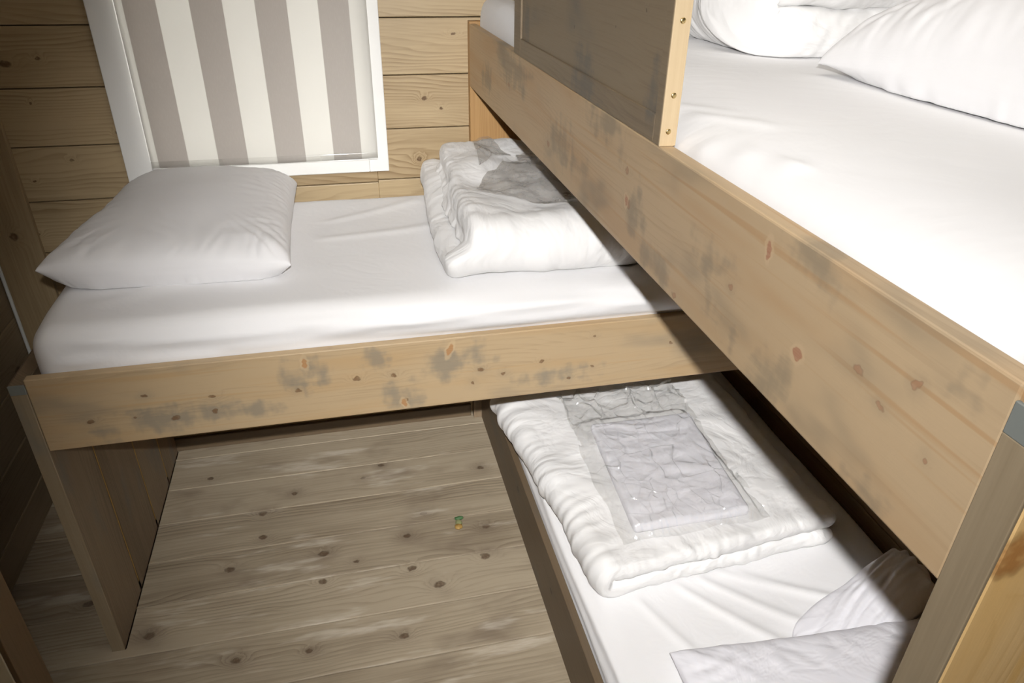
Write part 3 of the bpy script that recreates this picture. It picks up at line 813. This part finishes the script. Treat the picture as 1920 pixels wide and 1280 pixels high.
for i in range(14):
    y0 = YN + .04 + i * .137
    B.box((UX + .0215, y0, ZBm + .02), (1.9575, y0 + .085, ZBm + .038), .003)
B.build('slat_base', M_slat, bunk)
B = Boxes()
for i in range(14):
    y0 = YN + .04 + i * .137
    B.box((LX + .0205, y0, .075), (1.977, y0 + .085, .093), .003)
B.build('slat_base', M_slat, bunk)

# ------------------------------------------------------------------ mattresses in fitted sheets
def mattress(name, lo, hi, label, r=(.045, .045, .045), res=(90, 60, 8), seed=1.0, shape=None, amp=1.0, group='mattresses in white sheets', core_lo=None):
    lo = np.array(lo); hi = np.array(hi)
    m = (lo + hi) / 2
    root = empty(name, (m[0], m[1], lo[2]), label, 'mattress', group)
    V, F = boxgrid(16, 16, 4)
    a = lo + [.04, .03, 0]; c = hi - [.04, .03, .05]
    P = round_box(V, c - a, .03) + a
    mesh_np('core', P, F, M_core, root)
    V, F = boxgrid(*res)
    size = hi - (lo + [0, 0, .012])
    P = round_box(V, size, r) + lo + [0, 0, .012]
    Q = P.copy()
    # soft unevenness of the cover
    n1 = fnoise(P, (3.2, 3.2, 3.2), seed, 2)
    Nn = vnormals(P, F)
    Q += Nn * (n1 * .004 * amp)[:, None]
    if shape is not None: Q = shape(Q, P, Nn)
    o = mesh_np('fitted_sheet', Q, F, M_sheet, root, rest=P)
    smooth_surface(o)
    return root

def ridge(P, a, b, width, height, ax=(0, 1), fade=0.12):
    """soft crease ridge along the segment a-b"""
    a = np.array(a); b = np.array(b); d = b - a; L = np.linalg.norm(d); d = d / L
    q = P[:, list(ax)] - a
    t = q @ d; n = q[:, 0] * -d[1] + q[:, 1] * d[0]
    e = np.clip(np.minimum(t / (fade * L), (L - t) / (fade * L)), 0, 1)
    n = n + .012 * np.sin(t * 7.0)
    w = width * (0.6 + 0.6 * t / L)
    return height * e * e * (3 - 2 * e) * np.exp(-(n / w) ** 2)

def mid_shape(Q, P, N):
    top = np.clip((P[:, 2] - .88) / .04, 0, 1); front = np.clip((-.78 - P[:, 1]) / .03, 0, 1)
    h = np.zeros(len(Q))
    for a, b, wd, ht in [((.05, .905), (.75, .872), .008, .009), ((.3, .862), (1.25, .895), .009, .010), ((.5, .90), (1.5, .87), .008, .009), ((.03, .86), (.4, .845), .008, .009), ((.9, .865), (1.4, .885), .009, .007)]:
        h += ridge(P, a, b, wd, ht, (0, 2)) * front
    for a, b, wd, ht in [((.6, -.30), (.9, -.12), .02, .004), ((.58, -.42), (.95, -.35), .02, .004), ((.1, -.72), (.3, -.60), .03, .003), ((.55, -.08), (.9, -.06), .015, .004)]:
        h += ridge(P, a, b, wd, ht) * top
    Q = Q + N * h[:, None]
    # the cover hangs a little over the rail towards the right
    over = np.clip((P[:, 0] - .55) / .5, 0, 1) * front * np.clip((P[:, 2] - .84) / .012, 0, 1)
    Q[:, 1] -= over * (.022 + .006 * np.sin(P[:, 0] * 9))
    # left end slopes where the sheet tucks in
    lf = np.clip((.06 - P[:, 0]) / .06, 0, 1) * np.clip((-.70 - P[:, 1]) / .1, 0, 1)
    Q[:, 2] -= lf * .010
    return Q
mattress('mattress', (0.012, -.826, .766), (1.935, -.062, .925), 'mattress in a white fitted sheet on the raised bed by the window', res=(150, 70, 10), seed=2.0, shape=mid_shape, r=(.045, .05, .05))

def low_shape(Q, P, N):
    top = np.clip((P[:, 2] - .22) / .03, 0, 1)
    h = np.zeros(len(Q))
    for a, b, wd, ht in LOWR: h += ridge(P, a, b, wd, ht) * top
    side = np.clip((1.19 - P[:, 0]) / .03, 0, 1)
    h += side * .005 * np.sin(P[:, 2] * 210 + 1.5 * np.sin(P[:, 1] * 5)) * np.clip((P[:, 2] - .14) / .05, 0, 1)
    return Q + N * h[:, None]
LOWR = [((1.255, -1.18), (1.40, -1.47), .012, .006), ((1.36, -1.16), (1.62, -1.46), .013, .007), ((1.42, -1.15), (1.70, -1.40), .012, .006),
        ((1.47, -1.14), (1.83, -1.33), .010, .006), ((1.52, -1.15), (1.80, -1.32), .008, .004)]
mattress('mattress', (1.131, -1.97, .094), (1.968, -.045, .262), 'mattress in a white sheet on the lowest bunk near the floor', res=(90, 150, 10), seed=5.0, shape=low_shape, r=(.05, .045, .05))

def up_shape(Q, P, N):
    top = np.clip((P[:, 2] - 1.38) / .03, 0, 1)
    h = np.zeros(len(Q))
    for a, b, wd, ht in [((1.104, -1.44), (1.165, -1.63), .006, .005), ((1.12, -1.30), (1.20, -1.50), .008, .004), ((1.13, -1.26), (1.19, -1.42), .007, .003), ((1.106, -1.68), (1.115, -1.92), .005, .003)]:
        h += ridge(P, a, b, wd, ht) * top
    Q = Q + N * h[:, None]
    # the far corner stands fuller, bulging towards the rail
    far = np.clip((P[:, 1] + .62) / .35, 0, 1) * np.clip((1.27 - P[:, 0]) / .12, 0, 1) * np.clip((P[:, 2] - 1.405) / .02, 0, 1)
    Q[:, 2] += far * .040
    Q[:, 0] -= far * .016
    return Q
mattress('mattress', (1.1005, -1.972, 1.272), (1.955, -.034, 1.452), 'mattress in a white sheet on the top bunk beside the guard panel', res=(80, 150, 10), seed=8.0, shape=up_shape, r=(.15, .05, .055))

# ------------------------------------------------------------------ pillows
x, F, rs = pillow_shape(.535, .66, 90, H=.125, seed=1.0, lift=(.020, .0, -.01, -.01), lean=.14, wr=1.25, seam=.042)
x[:, 0] -= .06 * (x[:, 1] + .33) * np.sign(x[:, 0]) * np.abs(x[:, 0]) / .28
x = place(x, math.radians(-3), (0.292, -.338, .926))
o = mesh_np('pillow', x, F, M_pillow, None, rest=rs); smooth_surface(o)
tag(o, 'white pillow lying at the left end of the raised bed', 'pillow', 'white pillows')
x, F, rs = pillow_shape(.50, .80, 90, H=.17, seed=14.0, wr=1.25, seam=.042, lift=(0, 0, -.028, .06))
x = place(x, math.radians(3), (1.695, -1.595, 1.453))
o = mesh_np('pillow', x, F, M_pillow, None, rest=rs); smooth_surface(o)
tag(o, 'white pillow on the top bunk at the right edge of the photo', 'pillow', 'white pillows')
x, F, rs = pillow_shape(.69, .56, 84, H=.085, seed=9.0, wr=1.5, seam=.03)
x = place(x, math.radians(-4), (1.585, -1.668, .265))
o = mesh_np('pillow', x, F, M_linen, None, rest=rs); smooth_surface(o)
tag(o, 'white pillow at the near end of the lowest bunk, partly cut off', 'pillow', 'white pillows')
# bunched cloth tucked behind that pillow
V, F = boxgrid(60, 34, 8)
P = round_box(V, (.40, .16, .062), (.05, .06, .031))
R3 = P.copy()
N = vnormals(P, F)
P += N * (.016 * (wabs(R3, (5, 30, 14), 6.0) - .25))[:, None]
P[:, 2] += .022 * np.clip(P[:, 0] / .4, 0, 1) * P[:, 2] / .062
P[:, 2] *= .35 + .75 * np.clip(P[:, 0] / .3, 0, 1)
P[:, 1] += (P[:, 0] - .2) * .36
P = place(P, 0, (1.545, -1.445, .2655)); P[:, 2] = np.maximum(P[:, 2], .2655)
o = mesh_np('bunched_linen', P, F, M_linen, None, rest=R3); smooth_surface(o)
tag(o, 'bunched white linen behind the pillow on the lowest bunk', 'bed linen')

# ------------------------------------------------------------------ duvets
def duvet(Q, F, rest, label):
    o = mesh_np('duvet', Q, F, M_duvet, None, rest=rest)
    smooth_surface(o)
    tag(o, label, 'duvet', 'folded white duvets')
    return o
# raised bed: fold faces the room (-Y), layers end at the left
Q, F, rs = folded_duvet(1.36, .66, .072, .66, 3.0, nL=170, nD=80, fa=.45)
P = np.stack([Q[:, 1], Q[:, 0], Q[:, 2]], 1); F2 = F[:, ::-1]
P = np.stack([.885 + P[:, 0], -.775 + P[:, 1], .924 + P[:, 2]], 1)
up = np.clip((P[:, 2] - .985) / .03, 0, 1)
P[:, 0] += up * .055 * np.clip((.30 - (P[:, 0] - .885)) / .3, 0, 1) + .05 * np.clip((P[:, 1] + .6) / .6, 0, 1) * np.clip((.3 - (P[:, 0] - .885)) / .3, 0, 1) * 0.6
P[:, 2] += .035 * np.clip((P[:, 1] + .45) / .4, 0, 1) * np.clip((P[:, 2] - .93) / .05, 0, 1)
duvet(P, F2, rs, 'folded white duvet on the raised bed with a grey bag on top')
DUV_MID = P
# lowest bunk: fold along the left side
Q, F, rs = folded_duvet(1.40, .82, .050, .66, 6.0, nL=180, nD=104, scale=1.055)
P = np.stack([1.115 + Q[:, 0], -1.185 + Q[:, 1], .263 + Q[:, 2]], 1)
sk = np.clip((P[:, 1] + 1.185) / .82, 0, 1)
P[:, 0] -= .055 * sk * np.clip((1.5 - P[:, 0]) / .4, 0, 1)
P[:, 0] += .05 * (1 - sk) * np.clip((1.5 - P[:, 0]) / .4, 0, 1)
P[:, 1] += .05 * np.clip((P[:, 0] - 1.2) / .6, 0, 1)
duvet(P, F, rs, 'folded white duvet on the lowest bunk with a clear bag on top')
# top bunk: fat bundle
Q, F, rs = folded_duvet(1.10, .60, .082, .50, 12.0, nL=140, nD=84, scale=1.045)
P = np.stack([1.375 + Q[:, 0], -1.06 + Q[:, 1], 1.452 + Q[:, 2]], 1)
P[:, 1] += .16 * np.clip((1.50 - P[:, 0]) / .13, 0, 1) ** 2 * np.clip((-.75 - P[:, 1]) / .3, 0, 1)
duvet(P, F, rs, 'folded white duvet on the top bunk behind the guard panel')

# ------------------------------------------------------------------ linen set in a clear bag on the low duvet
ZL = .361
V, F = boxgrid(70, 90, 4)
P = round_box(V, (.315, .43, .028), (.012, .016, .012))
P0_ = P.copy()
P[:, 2] += .007 * (wabs(P0_, (4, 17, 2), 3.3) - .25) * np.clip(P0_[:, 2] / .028, 0, 1)
Q = crumple(P, F, 1.02, 12, .06, .03, .0015, (8, 22, 10), 3.3, zmin=0)
Q[:, 0] += .03 * (Q[:, 1] / .43)
Q = place(Q, math.radians(0), (1.283, -1.085, ZL))
o = mesh_np('bed_linen', Q, F, M_linen, None, rest=P); smooth_surface(o)
tag(o, 'folded white bed linen packed inside the clear plastic bag', 'bed linen')

def drape_sheet(outline_fn, n, m, height, seed, crease, flat_z):
    v = []; f = []; rest = []
    for j in range(m + 1):
        for i in range(n + 1):
            a = i / n; c = j / m
            x, y = outline_fn(a, c)
            v.append((x, y, flat_z + height(x, y))); rest.append((a, c, 0))
    for j in range(m):
        for i in range(n):
            q = j * (n + 1) + i
            f.append((q, q + 1, q + n + 2, q + n + 1))
    return np.array(v), np.array(f), np.array(rest)

def creases(P, seed, amp, cells):
    """faceted crumple like stiff plastic film"""
    out = np.zeros(len(P))
    for i, p in enumerate(P):
        d, _ = mnoise.voronoi((p[0] * cells + seed, p[1] * cells - seed, seed))
        out[i] = (d[1] - d[0])
    return amp * (0.35 - np.clip(out, 0, .35)) / .35

def bag_outline(a, c):
    # corners: near-left, near-right, far-left, far-right
    nl = np.array((1.243, -1.115)); nr = np.array((1.640, -1.105)); fl_ = np.array((1.262, -.49)); fr_ = np.array((1.650, -.47))
    p = (nl * (1 - a) + nr * a) * (1 - c) + (fl_ * (1 - a) + fr_ * a) * c
    p[0] += .004 * math.sin(c * 11) + .003 * math.sin(c * 27 + 2); p[1] += .004 * math.sin(a * 13)
    return p
def bag_h(x, y):
    e = min(max(min((x - 1.262) / .022, (1.628 - x) / .022), 0), 1) * min(max(min((y + 1.108) / .025, (-.62 - y) / .05), 0), 1)
    return .0015 + .032 * e * e * (3 - 2 * e)
v, f, rs = drape_sheet(bag_outline, 190, 280, bag_h, 0, 0, ZL + .001)
v[:, 2] += creases(v, 2.0, .006, 9.0) + .5 * creases(v, 7.0, .004, 19.0)
far = np.clip((v[:, 1] + .68) / .1, 0, 1)
v[:, 2] += far * (creases(v, 5.0, .014, 8.0) + .004)
def folds(P, seed, amp, cells, width):
    out = np.zeros(len(P))
    for i, p in enumerate(P):
        d, _ = mnoise.voronoi((p[0] * cells * 1.6 + seed + .25 * mnoise.noise((p[0] * 14, p[1] * 14, seed)), p[1] * cells - seed, seed))
        out[i] = d[1] - d[0]
    return amp * np.clip(1 - out / width, 0, 1)
v[:, 2] += far * folds(v, 6.0, .015, 7.5, .075)
keep = fnoise(v, (9, 9, 9), 3.0, 1)
v[:, 2] += folds(v, 4.0, .0075, 7.0, .06) * np.clip(keep * 3 + .1, 0, 1) + folds(v, 9.0, .004, 15.0, .08) * np.clip(-keep * 3 - .1, 0, 1)
v[:, 2] = np.maximum(v[:, 2], ZL + .001)
o = mesh_np('plastic_bag', v, f, M_clear, None, rest=rs, smooth=False)
tag(o, 'clear glossy plastic bag of bed linen lying on the lowest duvet', 'plastic bag')

# ------------------------------------------------------------------ crumpled grey bag on the raised bed's duvet
def surf_z(pts, x, y, rad=.02):
    d = (pts[:, 0] - x) ** 2 + (pts[:, 1] - y) ** 2
    k = d < rad * rad
    return pts[k, 2].max() if k.any() else .93
def poly_sheet(corners, n, m, lift, seed):
    c = [np.array(q, float) for q in corners]          # four sides as point lists: bottom, top rows
    v = []; f = []
    half = len(c) // 2
    lowr, topr = c[:half], c[half:][::-1]
    def along(row, t):
        s = t * (len(row) - 1); k = min(int(s), len(row) - 2); q = s - k
        return row[k] * (1 - q) + row[k + 1] * q
    for j in range(m + 1):
        for i in range(n + 1):
            p = along(lowr, i / n) * (1 - j / m) + along(topr, i / n) * (j / m)
            v.append((p[0], p[1], p[2]))
    for j in range(m):
        for i in range(n):
            q = j * (n + 1) + i
            f.append((q, q + 1, q + n + 2, q + n + 1))
    return np.array(v), np.array(f)
BAGA = [(.995, -.57), (1.07, -.625), (1.155, -.69), (1.225, -.70), (1.235, -.56), (1.21, -.39), (1.155, -.31), (1.035, -.45)]
BAGB = [(1.035, -.40), (1.075, -.36), (1.11, -.31), (1.150, -.29), (1.128, -.27), (1.10, -.20), (1.075, -.20), (1.050, -.22)]
BAGC = [(1.14, -.42), (1.19, -.47), (1.235, -.60), (1.275, -.68), (1.265, -.55), (1.235, -.42), (1.205, -.36), (1.155, -.31)]
vs, fs, off = [], [], 0
for k, (poly, lift) in enumerate(((BAGA, .002), (BAGB, .014), (BAGC, .018))):
    P3 = [(px, py, 0.0) for px, py in poly]
    a, c = poly_sheet(P3, 46, 34, lift, k)
    for i in range(len(a)):
        a[i, 2] = surf_z(DUV_MID, a[i, 0], a[i, 1]) + lift
    a[:, 2] += creases(a, 3.0 + k * 2, .014, 6.0) + creases(a, 8.0 + k, .003, 16.0)
    a = crumple(a, c, 1.03, 14, .05, .03, .001, 30, 2.0 + k)
    vs.append(a); fs.append(c + off); off += len(a)
o = mesh_np('plastic_bag', np.concatenate(vs), np.concatenate(fs), M_greybag, None, smooth=False)
tag(o, 'crumpled thin grey plastic bag lying on the raised bed duvet', 'plastic bag')

# ------------------------------------------------------------------ scrap on the floor
sc = empty('wrapper_scrap', (.926, -.585, 0), 'tiny green and ochre scrap lying on the floor boards', 'litter')
def blob(name, c, r, mat, seed):
    bm = bmesh.new(); bmesh.ops.create_icosphere(bm, subdivisions=3, radius=1.0)
    for q in bm.verts:
        k = 1 + .22 * mnoise.fractal(q.co * 1.6 + Vector((seed, 0, 0)), 1.0, 2.0, 2)
        q.co = Vector((c[0] + q.co.x * r[0] * k, c[1] + q.co.y * r[1] * k, max(.0004, c[2] + q.co.z * r[2] * k)))
    B = Boxes(); B.take(bm, 0); return B.build(name, mat, sc, True)
blob('ochre_end', (.922, -.600, .004), (.0125, .0115, .0055), M_yellow, 1)
blob('pale_neck', (.926, -.582, .004), (.010, .013, .005), M_palegreen, 2)
blob('green_tuft', (.929, -.565, .006), (.0155, .0065, .006), M_green, 3)
